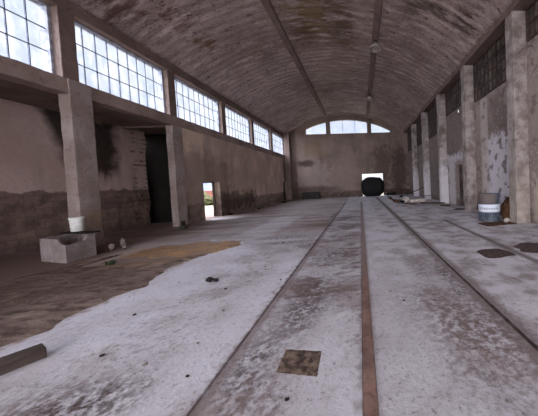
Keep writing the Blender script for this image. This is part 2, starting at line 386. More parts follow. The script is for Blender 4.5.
M_patch = simple('dark_silt', rgb(96, 82, 80), rgb(64, 53, 52), 14, .95, .8)
M_pit = simple('pit_soil', rgb(122, 106, 94), rgb(64, 53, 48), 12, .95, .9)

def dirt_material():
    t = NT('loose_dirt', .95)
    n1 = t.noise(1.1, 6, off=1); n2 = t.noise(5, 6, (.6, 1.5, 1)); n3 = t.noise(22, 4)
    c = t.mix(t.step(n1, .35, .65), rgb(124, 107, 99), rgb(98, 83, 76))
    c = t.mix(t.mul(t.step(n2, .47, .62), .8), c, rgb(66, 52, 46)); c = t.mix(t.mul(t.step(n2, .44, .3), .5), c, rgb(156, 142, 134))
    c = t.mix(t.mul(t.blob((-5.4, 4.6), (1.1, .7), .5, 1.2, n2), .55), c, rgb(80, 62, 53))
    c = t.mix(t.mul(t.blob((-5.0, 6.0), (.9, .5), .5, 1.0, n2), .5), c, rgb(146, 118, 90))
    c = t.mix(t.mul(t.step(n3, .62, .72), .5), c, rgb(186, 170, 158))
    t.bump(n2, .6, .04); t.bump(n3, .6, .015)
    return t.out(c)
M_dirt = dirt_material()
def ochre_material():
    t = NT('ochre_silt', .5); n = t.noise(3, 5, (.6, 1.4, 1)); n2 = t.noise(14, 4)
    c = t.mix(t.step(n, .35, .65), rgb(176, 136, 92), rgb(138, 110, 84))
    c = t.mix(t.mul(t.step(n2, .48, .62), .6), c, rgb(108, 88, 76)); n3 = t.noise(2.2, 5, (.5, 1.6, 1), off=4); c = t.mix(t.mul(t.step(n3, .5, .6), .8), c, rgb(122, 104, 94)); t.bump(n2, .3, .01)
    return t.out(c, .45)
M_ochre = ochre_material()
def glass_material():
    t = NT('dusty_glass'); n = t.noise(1.4, 5, off=3); st = t.noise(5, 4, (1, 1, .4), off=8)
    tr = t.n.new('ShaderNodeBsdfTransparent'); tl = t.n.new('ShaderNodeBsdfTranslucent'); gl = t.n.new('ShaderNodeBsdfGlossy')
    t.link(t.mix(t.step(n, .35, .68), (.95, .97, 1.0), (.88, .92, .98)), tr.inputs[0])
    tl.inputs[0].default_value = (.9, .93, 1, 1); gl.inputs['Roughness'].default_value = .15
    m1 = t.n.new('ShaderNodeMixShader'); m2 = t.n.new('ShaderNodeMixShader')
    t.link(t.math('MULTIPLY', t.step(st, .4, .75), .08), m1.inputs[0]); t.t.links.new(tr.outputs[0], m1.inputs[1]); t.t.links.new(tl.outputs[0], m1.inputs[2])
    m2.inputs[0].default_value = .04; t.t.links.new(m1.outputs[0], m2.inputs[1]); t.t.links.new(gl.outputs[0], m2.inputs[2])
    t.t.links.new(m2.outputs[0], t.n['Material Output'].inputs[0])
    return t.m
M_glass = glass_material()

# ------------------------------------------------------------------ setting: floor
bm = BM()
prof = [(-13, 0), (-8, 0), (-3.7, 0), (-1.31, 0), (-1.305, -.02), (-1.27, -.02), (-1.262, .0), (-.06, 0), (-.055, -.02), (.05, -.02), (.055, 0),
        (1.52, 0), (1.525, -.05), (1.59, -.05), (1.60, .0), (3.14, 0), (3.145, -.035), (3.185, -.035), (3.19, 0), (6.2, 0)]
ys = [YB, 27.6]
for (a, za), (b, zb) in zip(prof, prof[1:]):
    vs = [bm.verts.new(p) for p in ((a, ys[0], za), (b, ys[0], zb), (b, ys[1], zb), (a, ys[1], za))]
    bm.faces.new(vs)
    lo = [bm.verts.new((v.co.x, v.co.y, -.3)) for v in vs]
    bm.faces.new(lo[::-1])
vs0 = [bm.verts.new((-13, y, z)) for y, z in ((ys[0], -.3), (ys[1], -.3), (ys[1], 0), (ys[0], 0))]; bm.faces.new(vs0)
vs0 = [bm.verts.new((6.2, y, z)) for y, z in ((ys[0], -.3), (ys[1], -.3), (ys[1], 0), (ys[0], 0))]; bm.faces.new(vs0)
for y in ys:
    top = [bm.verts.new((x, y, z)) for x, z in prof]; bm.faces.new(top + [bm.verts.new((6.2, y, -.3)), bm.verts.new((-13, y, -.3))])
bmesh.ops.remove_doubles(bm, verts=bm.verts, dist=1e-5)
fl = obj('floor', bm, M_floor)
pit = [(-.80, 2.38), (-.445, 2.30), (-.435, 1.99), (-.80, 2.09)]
bmc = BM(); a = [bmc.verts.new((x, y, -.02)) for x, y in pit]; b = [bmc.verts.new((x, y, .1)) for x, y in pit]
bmc.faces.new(a[::-1]); bmc.faces.new(b)
for i in range(4): bmc.faces.new((a[i], a[(i + 1) % 4], b[(i + 1) % 4], b[i]))
bmesh.ops.recalc_face_normals(bmc, faces=bmc.faces)
cut(fl, bms=[bmc]); struct(fl, 'worn grey concrete floor of the hall')
# soil filling the little square pit
bm = BM(); n = 18; g = {}
for i in range(n + 1):
    for j in range(n + 1):
        u, v = i / n, j / n
        p = (Vector(pit[0]) * (1 - u) + Vector(pit[1]) * u) * (1 - v) + (Vector(pit[3]) * (1 - u) + Vector(pit[2]) * u) * v
        p = Vector((-.62, 2.19)) + (p - Vector((-.62, 2.19))) * (1.07 + .05 * noise.noise(Vector((p.x * 9, p.y * 9, 4))))
        g[i, j] = bm.verts.new((p.x, p.y, .003 + (-.004 if 0 < i < n and 0 < j < n else -.006) + .006 * noise.noise(Vector((p.x * 22, p.y * 22, 0))) + .005 * noise.noise(Vector((p.x * 60, p.y * 60, 0)))))
for i in range(n):
    for j in range(n): bm.faces.new((g[i, j], g[i + 1, j], g[i + 1, j + 1], g[i, j + 1]))
tag(obj('pit_soil', bm, M_pit, smooth=True), 'dark soil filling the small square pit in the floor', 'soil', kind='stuff')

# steel strip and slots set in the floor
def strip(name, x0, x1, z0, z1, y0, y1, mat, label):
    return struct(obj(name, fbox(x0, x1, y0, y1, z0, z1, .3, .003, 5, 0), mat), label)
strip('trim_1', -.054, .049, -.019, -.002, YB, 20, M_striprust, 'rusty steel strip set flush along the middle of the floor')
strip('trim_2', 1.527, 1.588, -.049, -.022, YB, 24, M_slot, 'dark narrow rail slot in the right half of the floor')
strip('trim_3', 3.147, 3.183, -.034, -.012, YB, 10.5, M_slot, 'thin dark slot in the floor nearest the right wall')

# ------------------------------------------------------------------ vault
bm = BM(); N = 56; x0, x1 = XL - .1, XR + .1
ysl = [YB + (YE + .4 - YB) * j / 60 for j in range(61)]
def arc(r, y):
    out = []
    for i in range(N + 1):
        x = x0 + (x1 - x0) * i / N
        out.append((x, y, vz(x, r)))
    return out
for r in (RV, RV + .18):
    rows = []
    for y in ysl:
        k = 0 if r > RV else 1
        rows.append([bm.verts.new((x, yy, z + k * .03 * noise.noise(Vector((x * .8, yy * .8, 0))))) for x, yy, z in arc(r, y)])
    for p, q in zip(rows, rows[1:]):
        for i in range(N): bm.faces.new((p[i], p[i + 1], q[i + 1], q[i]))
    if r == RV: inner = rows
for seq in ((0, 0), (-1, -1)):
    p, q = inner[seq[0]], rows[seq[0]]
    for i in range(N): bm.faces.new((p[i], p[i + 1], q[i + 1], q[i]))
for e in (0, N):
    for j in range(60): bm.faces.new((inner[j][e], inner[j + 1][e], rows[j + 1][e], rows[j][e]))
struct(obj('ceiling', bm, M_vault, smooth=True), 'shallow barrel vault with rough stained surface')
# two long ribs under the vault
for k, xr in enumerate((-3.48, 1.08)):
    bm = BM(); w = .17; prev = None
    for j in range(61):
        y = YB + .01 + (YE - YB - .02) * j / 60
        ring = []
        for dx, d in ((-w, .03), (-w * .8, -.09), (w * .8, -.09), (w, .03)):
            x = xr + dx + .012 * noise.noise(Vector((dx * 9, y * 2, k)))
            ring.append(bm.verts.new((x, y, vz(x) + d)))
        if prev:
            for i in range(4): bm.faces.new((prev[i], prev[(i + 1) % 4], ring[(i + 1) % 4], ring[i]))
        else: bm.faces.new(ring)
        prev = ring
    bm.faces.new(prev)
    struct(obj('trim_%d' % (4 + k), bm, M_rib), ('left' if k == 0 else 'right') + ' long concrete rib running under the vault')
# edge beams at the springing
struct(obj('trim_6', fbox(XL - .4, XL + .02, YB, YE, 6.76, 7.2, .4, .012, 2, .02), M_lintel), 'concrete lintel over the left windows')
struct(obj('trim_7', fbox(XR - .02, XR + .85, YB, YE, 6.9, 7.3, .4, .012, 2, .02), M_lintel), 'concrete edge beam over the right wall recesses')
# sill beam and aisle slab
struct(obj('trim_8', fbox(XL - .42, XL + .03, YB, YE, 4.42, 4.84, .25, .02, 2.5, .03), M_beam), 'concrete sill beam under the left windows')
struct(obj('trim_9', fbox(-10.6, XL - .36, YB, 12.9, 4.40, 4.6, .5, .015, 2, .01), M_slab), 'low concrete slab roofing the left aisle')
for i, y in enumerate((-.15, 3.75, 11.4)):
    struct(obj('trim_%d' % (10 + i), fbox(-10.0, XL - .3, y - .17, y + .17, 4.33, 4.42, .3, .012, 2, .02), M_slab), 'short cross beam under the aisle slab')

# ------------------------------------------------------------------ walls
COLY = [-.15, 3.75, 7.66, 11.4, 15.4, 19.3, 23.2]
w = obj('wall_left', fbox(XL - .4, XL, 11.62, YE, -.05, 4.44, .6, .012, 1.5, 0), M_wleft)
cut(w, [(-9, -7.5, 13.05, 14.5, -.2, 1.97), (-8.22, -7.5, 25.75, 26.75, .0, 1.95)]); struct(w, 'stained brown rendered wall below the far left windows')
w = obj('wall_aisle', fbox(-10.4, -10.0, YB, 12.3, -.05, 4.42, .5, .015, 1.5, 0), M_aisle)
# ragged masonry end
for v in w.data.vertices:
    if v.co.y > 12.2: v.co.y += .18 * noise.noise(Vector((v.co.x * 2, 3, v.co.z * 4)))
struct(w, 'plastered rear wall of the left aisle with soot marks')
w = obj('wall_cross', fbox(-11.2, XL - .4, 12.85, 12.99, -.05, 4.6, .5, .012, 2, 0), M_gapshade); struct(w, 'cross wall closing the dark end of the aisle, painted black as shade')
w = obj('wall_niche', fbox(-11.3, -11.1, 11.9, 12.99, -.05, 4.6, .5, .012, 2, 0), M_gapshade); struct(w, 'side of the dark gap at the aisle end, painted black as shade')
struct(obj('wall_niche_return', fbox(-11.2, -10.38, 11.9, 12.1, -.05, 4.6, .5, .01, 2, 0), M_gapshade))
# gable of the aisle behind the camera stays open

wb = BM(); box(wb, XL - .4, 5.95, YE, YE + .4, -.05, 6.4)
w = obj('wall_back', wb, M_wback)
cut(w, [(.2, 2.57, YE - .5, YE + .9, -.2, 2.5)]); struct(w, 'tall brown rendered end wall')
# gable head with the three arched lights
RO = RV - .66
bm = BM(); K = 60; f = []
top = [(XL - .4 + (5.95 + 8.4) * i / K) for i in range(K + 1)]
ring = [(x, vz(x, RV + .1)) for x in top] + [(5.95, 6.39), (XL - .4, 6.39)]
a = [bm.verts.new((x, YE, z)) for x, z in ring]; b = [bm.verts.new((x, YE + .4, z)) for x, z in ring]
bm.faces.new(a[::-1]); bm.faces.new(b)
for i in range(len(ring)): bm.faces.new((a[i], a[(i + 1) % len(ring)], b[(i + 1) % len(ring)], b[i]))
bmesh.ops.recalc_face_normals(bm, faces=bm.faces)
gab = obj('wall_back_gable', bm, M_wback)
def lite_bm(xa, xb, y0, y1, r=RO, zb=7.06):
    bm = BM(); k = 14; ring = [(xa + (xb - xa) * i / k) for i in range(k + 1)]
    ring = [(x, vz(x, r)) for x in ring] + [(xb, zb), (xa, zb)]
    a = [bm.verts.new((x, y0, z)) for x, z in ring]; b = [bm.verts.new((x, y1, z)) for x, z in ring]
    bm.faces.new(a[::-1]); bm.faces.new(b)
    for i in range(len(ring)): bm.faces.new((a[i], a[(i + 1) % len(ring)], b[(i + 1) % len(ring)], b[i]))
    bmesh.ops.recalc_face_normals(bm, faces=bm.faces)
    return bm
LITES = [(-5.75, -3.52), (-3.1, 1.03), (1.44, 3.62)]
cut(gab, bms=[lite_bm(xa, xb, YE - .5, YE + .9) for xa, xb in LITES]); struct(gab, 'gable head around the three arched windows')
# raised arch band in front of the gable
bm = BM(); prev = None
for i in range(41):
    x = XL + .15 + (XR - XL - .3) * i / 40
    r = [bm.verts.new((x, y, vz(x, RV) + d)) for y, d in ((YE - .22, .05), (YE - .22, -.17), (YE + .02, -.17), (YE + .02, .05))]
    if prev:
        for q in range(4): bm.faces.new((prev[q], prev[(q + 1) % 4], r[(q + 1) % 4], r[q]))
    else: bm.faces.new(r)
    prev = r
bm.faces.new(prev); struct(obj('trim_14', bm, M_beam, smooth=False), 'arched concrete band where the vault meets the end wall')
struct(obj('trim_15', fbox(XL, XL + .55, YE - .35, YE + .05, -.02, 7.3, .4, .012, 2, .02), M_lintel), 'dark corner pier at the far left')

w = obj('wall_right', fbox(5.6, 5.95, YB, YE, -.05, 6.92, .7, .01, 1.5, 0), M_wright)
cut(w, [(5.63, 6.5, 12.9, 14.6, 5.0, 6.0), (5.3, 5.7, 12.98, 13.16, 5.22, 5.38), (5.3, 5.85, 12.75, 13.65, .0, 2.35)]); struct(w, 'pale patchy masonry wall between the right pilasters')

# ------------------------------------------------------------------ columns and pilasters
collab = {-.15: 'grey concrete column nearest the open end of the left aisle', 3.75: 'grey concrete column of the left aisle, in front of the trough column',
          7.66: 'thick grey concrete column rising behind the concrete trough', 11.4: 'grey concrete column beside the dark gap, left of the bright side door'}
for y in COLY[:4]:
    m = M_colst if abs(y - 7.66) < .1 else M_col
    c = y + (.16 if y < 9 else .1); bm = fbox(XL - .24, XL + (.06 if 7 < y < 8 else .03), c - .29, c + .28, 0, 4.84 if 7 < y < 8 else 4.43, .12, .012, 3, .02)
    tag(obj('column', bm, m), collab[y], 'column', 'columns carrying the left window wall')
postlab = {-.15: 'window post above the column nearest the open end', 3.75: 'window post at the left edge of the nearest left window', 7.66: 'broad concrete post between the two nearest left windows',
           11.4: 'concrete post between the second and third left windows', 15.4: 'narrow concrete post between the third and fourth left windows',
           19.3: 'narrow concrete post between the fourth and fifth left windows', 23.2: 'narrow concrete post before the farthest left window'}
for y in COLY:
    o = obj('window_post', fbox(XL - .4, XL + .0, y - .2, y + .19, 4.82, 6.78, .15, .01, 3, .015), M_lintel)
    tag(o, postlab[y], 'post', 'posts between the left windows')
PY = [-.1, 3.8, 7.67, 11.3, 15.05, 19.0, 22.9]
pl = {-.1: 'pilaster of the right wall nearest the open end', 3.8: 'pilaster of the right wall in front of the cracked one', 7.67: 'wide pale pilaster right behind the barrel with a crack high up',
      11.3: 'tall pale pilaster left of the barrel', 15.05: 'pilaster with whitewashed foot, left of the dark wall doorway', 19.0: 'fourth pilaster along the right wall, behind the debris pile', 22.9: 'farthest pilaster on the right wall'}
for y in PY:
    o = obj('pilaster', fbox(XR, 5.582, y - .2, y + .2, 0, 6.9, .15, .012, 3, .02), M_pil)
    tag(o, pl[y], 'pilaster', 'pilasters along the right wall')
# a bent iron bracket sticking out high on the nearest pilaster
bm = BM(); tube(bm, [(5.3, 7.48, 5.55), (5.32, 7.3, 5.6), (5.45, 7.22, 5.64), (5.58, 7.2, 5.62)], .012, 6)
tag(obj('iron_bracket', bm, M_slot), 'thin dark iron rod high on the near right pilaster', 'bracket')

# ------------------------------------------------------------------ windows on the left
wi = 0
def bars(bm, y0, y1, z0, z1, nx, nz, x, t=.018, d=.03):
    for i in range(nx + 1):
        y = y0 + (y1 - y0) * i / nx; box(bm, x - d / 2, x + d / 2, y - t / 2, y + t / 2, z0, z1)
    for j in range(nz + 1):
        z = z0 + (z1 - z0) * j / nz; box(bm, x - d / 2 - .002, x + d / 2 + .002, y0, y1, z - t / 2, z + t / 2)
for a, b in zip(COLY, COLY[1:] + [YE]):
    wi += 1; y0, y1 = a + .19, b - .2
    if b == YE: y1 = YE - .15
    t = empty('window_%d' % wi, (0, 0, 0)); struct(t, 'long steel window with three rows of panes high on the left wall')
    x = -8.26
    bm = BM(); bars(bm, y0 + .06, y1 - .06, 4.9, 6.7, 9, 3, x); obj('glazing_bars', bm, M_iron, t)
    bm = BM()
    for q in ((y0, y0 + .07, 4.84, 6.76), (y1 - .07, y1, 4.84, 6.76)): box(bm, -8.38, -8.18, *q)
    box(bm, -8.38, -8.18, y0 + .07, y1 - .07, 4.84, 4.9); box(bm, -8.38, -8.18, y0 + .07, y1 - .07, 6.7, 6.76)
    obj('frame', bm, M_frame, t)
    bm = BM(); box(bm, x - .003, x + .003, y0 + .05, y1 - .05, 4.88, 6.72); obj('glass', bm, M_glass, t)
# arched lights in the end wall
for i, (xa, xb) in enumerate(LITES):
    wi += 1; t = empty('window_%d' % wi, (0, 0, 0))
    struct(t, ['left', 'wide middle', 'right'][i] + ' light of the arched window in the end wall')
    obj('glass', lite_bm(xa - .02, xb + .02, YE + .2, YE + .206, RO + .02, 7.04), M_glass, t)
    bm = BM(); box(bm, xa, xb, YE + .15, YE + .25, 7.06, 7.1)
    k = 1 if i != 1 else 3
    for q in range(k + 1):
        x = xa + .02 + (xb - xa - .04) * q / k
        box(bm, x - .015, x + .015, YE + .17, YE + .23, 7.06, vz(x, RO) - .0)
    obj('frame', bm, M_frame, t)
# lattice lights in the right wall recesses (blocked up behind)
spec = [(-.1, 3.8, 5.9), (3.8, 7.67, 5.9), (7.67, 11.3, 5.15), (11.3, 15.05, 5.5), (15.05, 19.0, 4.8), (19.0, 22.9, 4.8), (22.9, YE, 4.8)]
for a, b, zb in spec:
    wi += 1; y0, y1 = a + .22, (b - .22 if b != YE else YE - .03)
    t = empty('window_%d' % wi, (0, 0, 0)); struct(t, 'blocked lattice window high in a recess of the right wall')
    bm = BM(); bars(bm, y0 + .04, y1 - .04, zb, 6.86, 10, max(2, int((6.86 - zb) / .36)), 5.56, .035, .05); obj('lattice', bm, M_lat, t)
    obj('panel', fbox(5.585, 5.61, y0 + .02, y1 - .02, zb - .02, 6.88, .5, .004, 2, 0), M_grime, t)

# ------------------------------------------------------------------ doors
t = empty('door_1', (0, 0, 0)); struct(t, 'narrow open side doorway with daylight outside')
bm = BM(); box(bm, -8.4, -8.35, 13.05, 13.08, 0, 1.97); box(bm, -8.4, -8.3, 14.45, 14.5, 0, 1.97); box(bm, -8.4, -8.3, 13.1, 14.45, 1.92, 1.97)
obj('frame', bm, M_timber, t)
t = empty('door_2', (0, 0, 0)); struct(t, 'dark recessed doorway in the right wall')
bm = BM()
for k in range(5): box(bm, 5.78, 5.82, 12.78 + k * .17, 12.78 + k * .17 + .162, .01, 2.33)
box(bm, 5.76, 5.785, 12.78, 13.62, .4, .5); box(bm, 5.76, 5.785, 12.78, 13.62, 1.8, 1.9)
obj('leaf', bm, M_grime, t)
t = empty('door_3', (0, 0, 0)); struct(t, 'dark low doorway in the far left corner')
obj('leaf', fbox(-8.2, -8.15, 25.77, 26.73, .0, 1.93, .3, .003, 3, .005), M_grime, t)

# ------------------------------------------------------------------ things on the left
# broken concrete trough
bm = BM(); Ht, th = .56, .11
QA, QB, QC, QD = Vector((-7.86, 6.56)), Vector((-6.93, 6.22)), Vector((-6.92, 6.86)), Vector((-7.80, 7.34))
def rim(x, y, s_):
    z = Ht + .02 * noise.noise(Vector((x * 6, y * 6, 0)))
    u = (s_ - .12) / .36        # the broken notch around the near corner
    if abs(u) < 1: z -= .15 * (1 - u * u) ** .5 * (1 + .35 * noise.noise(Vector((s_ * 14, 0, 1))))
    return z
def ringpts(inset, n=26):
    c = (QA + QB + QC + QD) / 4; P = []
    q = [c + (p - c) * (1 - inset / .5) for p in (QA, QB, QC, QD)]
    for k in range(4):
        p0, p1 = q[k], q[(k + 1) % 4]; ln = (p1 - p0).length
        for i in range(n):
            p = p0 + (p1 - p0) * i / n
            P.append((p.x, p.y, (ln * (i / n) - ln) if k == 0 else (ln * i / n if k == 1 else 9)))
    return P
outer, inn = ringpts(0), ringpts(th)
def loop(P, zf):
    return [bm.verts.new((x + .012 * noise.noise(Vector((x * 4, y * 4, 7))), y + .012 * noise.noise(Vector((x * 4, y * 4, 2))), zf(x, y, q))) for x, y, q in P]
L = [loop(outer, lambda x, y, q: 0), loop(outer, lambda x, y, q: .2), loop(outer, lambda x, y, q: .34), loop(outer, rim)]
rin = [bm.verts.new((x, y, rim(ox, oy, oq) - .01)) for (x, y, q), (ox, oy, oq) in zip(inn, outer)]
L += [rin, loop(inn, lambda x, y, q: .12)]
for p, q in zip(L, L[1:]):
    for i in range(len(p)): bm.faces.new((p[i], p[(i + 1) % len(p)], q[(i + 1) % len(p)], q[i]))
bm.faces.new(L[-1]); bm.faces.new(L[0][::-1])
tag(obj('concrete_trough', bm, M_trough), 'low grey concrete trough with a broken rim in front of the near column', 'trough')
# dark board across the trough, bucket on it
o = obj('dark_board', fbox(-.5, .5, -.13, .13, 0, .03, .1, .004, 4, .005), M_black, loc=(-7.42, 7.0, .585)); o.rotation_euler = (0, 0, -.3)
tag(o, 'dark board lying across the concrete trough under the bucket', 'board')
t = empty('bucket', (-7.56, 7.08, .621)); t.scale = (.84, .84, .9); tag(t, 'white plastic bucket standing on the concrete trough', 'bucket'); t.rotation_euler.z = .5
bm = BM(); lathe(bm, [(.125, 0), (.135, .01), (.16, .37), (.172, .37), (.172, .41), (.158, .41), (.13, .02)], 28); obj('pail', bm, M_white, t, smooth=False)
bm = BM(); tube(bm, [(.175 * math.cos(a), .175 * math.sin(a), .385 - .11 * math.sin(a)) for a in [PI * i / 14 for i in range(15)]], .005, 6); obj('handle', bm, M_iron, t)
# bits of broken concrete beside the trough
for i, (x, y, r, sx, sy, sz) in enumerate([(-6.98, 7.3, .07, 1, .8, 1.5), (-7.05, 7.7, .085, 1, .7, 1.5), (-6.7, 7.35, .06, 1.3, 1, .7)]):
    o = obj('concrete_chunk', rock(r, sx, sy, sz, i + 2), M_rubble, loc=(x, y, 0))
    tag(o, ['pointed concrete chunk touching the right end of the trough', 'larger concrete chunk behind the right end of the trough', 'small flat concrete chunk right of the trough'][i], 'rubble', 'concrete chunks by the trough')
# weeds
def weed(loc, n, h, seed, label):
    random.seed(seed); bm = BM()
    for _ in range(n):
        a = random.uniform(0, 2 * PI); r = random.uniform(0, h * .7); x, y = r * math.cos(a), r * math.sin(a)
        l = h * random.uniform(.5, 1); w = .012
        dx, dy = math.cos(a) * l * .6, math.sin(a) * l * .6; px, py = -math.sin(a) * w, math.cos(a) * w
        p = [(x - px, y - py, 0), (x + px, y + py, 0), (x + dx * .4 + px, y + dy * .4 + py, l * .6), (x + dx * .4 - px, y + dy * .4 - py, l * .6), (x + dx, y + dy, l * .7)]
        v = [bm.verts.new(q) for q in p]; bm.faces.new(v[:4]); bm.faces.new((v[3], v[2], v[4]))
    tag(obj('weed', bm, M_green, loc=loc), label, 'weed')
weed((-5.55, 5.75, .03), 60, .12, 3, 'low green weed in the dirt right of the trough')
weed((-7.3, 10.45, 0), 40, .2, 5, 'small green weed at the foot of the second column')
o = obj('post_stub', fbox(-.05, .05, -.05, .05, 0, .3, .1, .008, 5, .01), M_black, loc=(-7.45, 10.7, 0)); tag(o, 'short black post stub beside the second column', 'post')

# loose dirt and ochre silt
def dirt_shape(x, y):
    lim = -3.78 + .08 * noise.noise(Vector((x, y * 1.4, 0))) + .16 * noise.noise(Vector((x * 3, y * 4.5, 2))) - max(0, (2.9 - y)) * .3
    e = min((lim - x) * .9, (x + 6.9 + .5 * noise.noise(Vector((0, y, 3)))) * .8, (6.1 - y + .12 * (x + 5)) * 1.0 if x > -6.2 else (6.9 - y), (y + 1.5))
    if x < -6.3 and y > 6.2: e = -.5
    return min(.5, e) - .04
o = obj('dirt_layer', heap(-7.2, -3.4, -1.5, 7.5, .06, 110, 1, fr=2.2, shape=dirt_shape), M_dirt, smooth=True)
tag(o, 'brown uneven dirt covering the floor left of the pale slab', 'dirt', kind='stuff')
o = obj('ochre_silt', heap(-6.0, -3.4, 6.1, 7.7, .014, 60, 5, fr=3.6), M_ochre, smooth=True)
tag(o, 'ochre orange silt patch at the far end of the dirt', 'silt', kind='stuff')
o = obj('dark_silt', heap(2.33, 3.06, 4.4, 5.02, .022, 34, 3, fr=7), M_patch, smooth=True)
tag(o, 'dark oval silt patch between the two right floor slots', 'silt', kind='stuff')
o = obj('dark_silt', heap(3.28, 4.3, 4.45, 5.3, .022, 34, 8, fr=7), M_patch, smooth=True)
tag(o, 'dark silt patch cut by the right edge, beyond the last slot', 'silt', kind='stuff')

# short beam lying at lower left
o = obj('timber_beam', fbox(-1.3, 0, -.075, .075, 0, .11, .08, .006, 6, .012), M_timber, loc=(-3.235, 2.665, .0)); o.rotation_euler.z = math.atan2(.21, .13)
tag(o, 'short squared dark beam lying at the edge of the dirt', 'beam')

# stones on the slab
stones = [((-2.66, 4.33), .055, 'black lumpy clod on the pale slab left of the joint', M_black), ((-2.55, 4.32), .04, 'small black clod touching the bigger one', M_black)]
for i, ((x, y), r, lab, m) in enumerate(stones):
    tag(obj('clod', rock(r, 1.2, .9, .7, i + 11), m, loc=(x, y, 0)), lab, 'clod')
peb = [(-2.62, 3.6), (-2.2, 3.95), (-1.85, 3.25), (-1.75, 2.6), (-2.6, 2.55), (-3.0, 3.35), (-1.95, 4.9), (-1.42, 4.15), (-.62, 1.8), (.35, 3.4), (.5, 3.1), (-2.1, 5.5), (-3.2, 4.4), (.55, 4.0), (-1.55, 2.15), (-2.05, 2.35)]
for i, (x, y) in enumerate(peb):
    tag(obj('pebble', rock(random.uniform(.01, .02), 1.3, 1, .6, i + 20, 1), M_black if i % 3 else M_rubble, loc=(x, y, 0)), 'tiny loose pebble on the concrete floor', 'pebble', 'pebbles scattered on the floor')

# ------------------------------------------------------------------ barrel and scrap on the right
def barrel_mat():
    t = NT('painted_drum_steel', .6); o = t.sep(); n = t.noise(6, 5); n2 = t.noise(2.2, 4, off=3)
    c = t.mix(t.step(n, .35, .65), rgb(92, 102, 114), rgb(62, 70, 80))
    c = t.mix(t.mul(t.step(t.math('ADD', o[2], t.math('MULTIPLY', n, .1)), .66, .72), t.step(t.math('ADD', o[0], t.math('MULTIPLY', n2, .3)), .28, .1)), c, rgb(108, 96, 94))
    band = t.mul(t.step(o[2], .33, .35), t.step(o[2], .62, .60)); c = t.mix(band, c, rgb(214, 220, 232))
    c = t.mix(t.mul(t.step(n2, .55, .7), .5), c, rgb(104, 82, 76)); t.bump(n, .2, .01)
    return t.out(c)
BX, BY, BR, BH = 4.62, 8.35, .37, .98
t = empty('barrel', (BX, BY, 0)); tag(t, 'blue grey steel barrel with a white band by the right wall', 'barrel')
bm = BM(); lathe(bm, [(BR - .02, 0), (BR, .012), (BR, .03), (BR - .01, .04), (BR - .01, .31), (BR + .008, .325), (BR - .01, .34), (BR - .01, .62), (BR + .008, .635), (BR - .01, .65), (BR - .01, BH - .04), (BR, BH - .03), (BR, BH), (BR - .02, BH), (BR - .02, BH - .03)], 40)
obj('drum', bm, barrel_mat(), t)
# worn dark lettering strokes on the white band
M_ink = simple('faded_ink', rgb(70, 78, 92), rgb(96, 100, 108), 12, .8, 0)
bm = BM(); random.seed(4)
def onband(th, z): return (BR - .0075) * math.cos(th), (BR - .0075) * math.sin(th), z
for k in range(9):
    th0 = math.radians(-172 + k * 13); wd = math.radians(random.choice((6, 8, 9)))
    z0 = .43; h = random.choice((.06, .08, .1))
    bm = BM()
    for (ta, tb, za, zb) in ((th0, th0 + .03, z0, z0 + h), (th0 + wd - .03, th0 + wd, z0, z0 + h * random.choice((.5, 1))), (th0, th0 + wd, z0 + h * .45, z0 + h * .45 + .018)):
        v = [bm.verts.new(onband(*p)) for p in ((ta, za), (tb, za), (tb, zb), (ta, zb))]; bm.faces.new(v)
    obj('letter', bm, M_ink, t)['label'] = 'faded dark letter on the white band'
# rusty sheet, scrap, stone
o = obj('rusty_sheet', fbox(-.55, .5, -.28, .28, 0, .02, .08, .012, 4, 0), M_rustheap, loc=(4.5, 7.62, .005)); o.rotation_euler.z = .1
tag(o, 'flat rusty sheet lying in front of the barrel', 'scrap')
o = obj('rusty_scrap', rock(.24, .8, 1.1, 1.5, 5, 3), M_rustheap, loc=(5.24, 8.2, 0)); tag(o, 'lumpy rusty brown scrap heap between barrel and pilaster', 'scrap')
o = obj('rusty_scrap', rock(.11, .9, 1, 1.3, 15, 3), M_rustheap, loc=(4.99, 7.93, 0)); tag(o, 'smaller brown scrap lump in front of the pilaster edge right of the barrel', 'scrap')
o = obj('pale_stone', rock(.09, 1, 1, .9, 9), M_timber_lt, loc=(4.78, 7.55, 0.027)); tag(o, 'small pale stone in front of the barrel', 'stone')

# rag at the foot of the second pilaster
o = obj('dark_rag', heap(-.32, .32, -.3, .3, .07, 20, 4, fr=8), M_patch, loc=(4.92, 11.75, 0), smooth=True)
tag(o, 'dark rag on the floor at the foot of the pilaster left of the barrel', 'rag')
# debris along the far right wall
def plank(name, a, b, w, h, mat, label, seed=0, group='boards in the debris pile on the right'):
    a, b = Vector(a), Vector(b); d = b - a; L = d.length
    bm = fbox(0, L, -w / 2, w / 2, 0, h, .2, .006, 4, .005)
    o = obj(name, bm, mat, loc=a); o.rotation_euler = d.to_track_quat('X', 'Z').to_euler(); tag(o, label, 'board', group); return o
plank('plank', (3.3, 20.2, .12), (4.75, 17.9, .95), .1, .05, M_timber, 'dark plank sticking up out of the debris pile')
plank('plank', (4.0, 18.9, .1), (5.3, 17.6, .38), .14, .05, M_timber, 'dark plank lying low across the debris')
plank('plank', (3.9, 15.4, .02), (4.9, 13.9, .1), .22, .07, M_timber, 'long dark plank nearest in the debris line')
plank('plank', (4.6, 13.6, .02), (4.85, 12.9, .05), .14, .06, M_rustheap, 'short reddish board at the near end of the debris')
plank('plank', (2.9, 16.0, .0), (3.5, 14.9, .02), .3, .05, M_rustheap, 'reddish brown board flat in front of the white slab')
o = obj('white_slab', fbox(-.55, .55, -.3, .3, 0, .2, .15, .02, 4, .02), M_timber_lt, loc=(3.95, 16.8, .02)); tag(o, 'whitish broken slab in the debris pile on the right', 'slab')
o = obj('white_lump', rock(.24, 1, 1, .9, 3), M_timber_lt, loc=(3.12, 16.55, 0)); tag(o, 'round whitish lump left of the white slab', 'rubble')
random.seed(12)
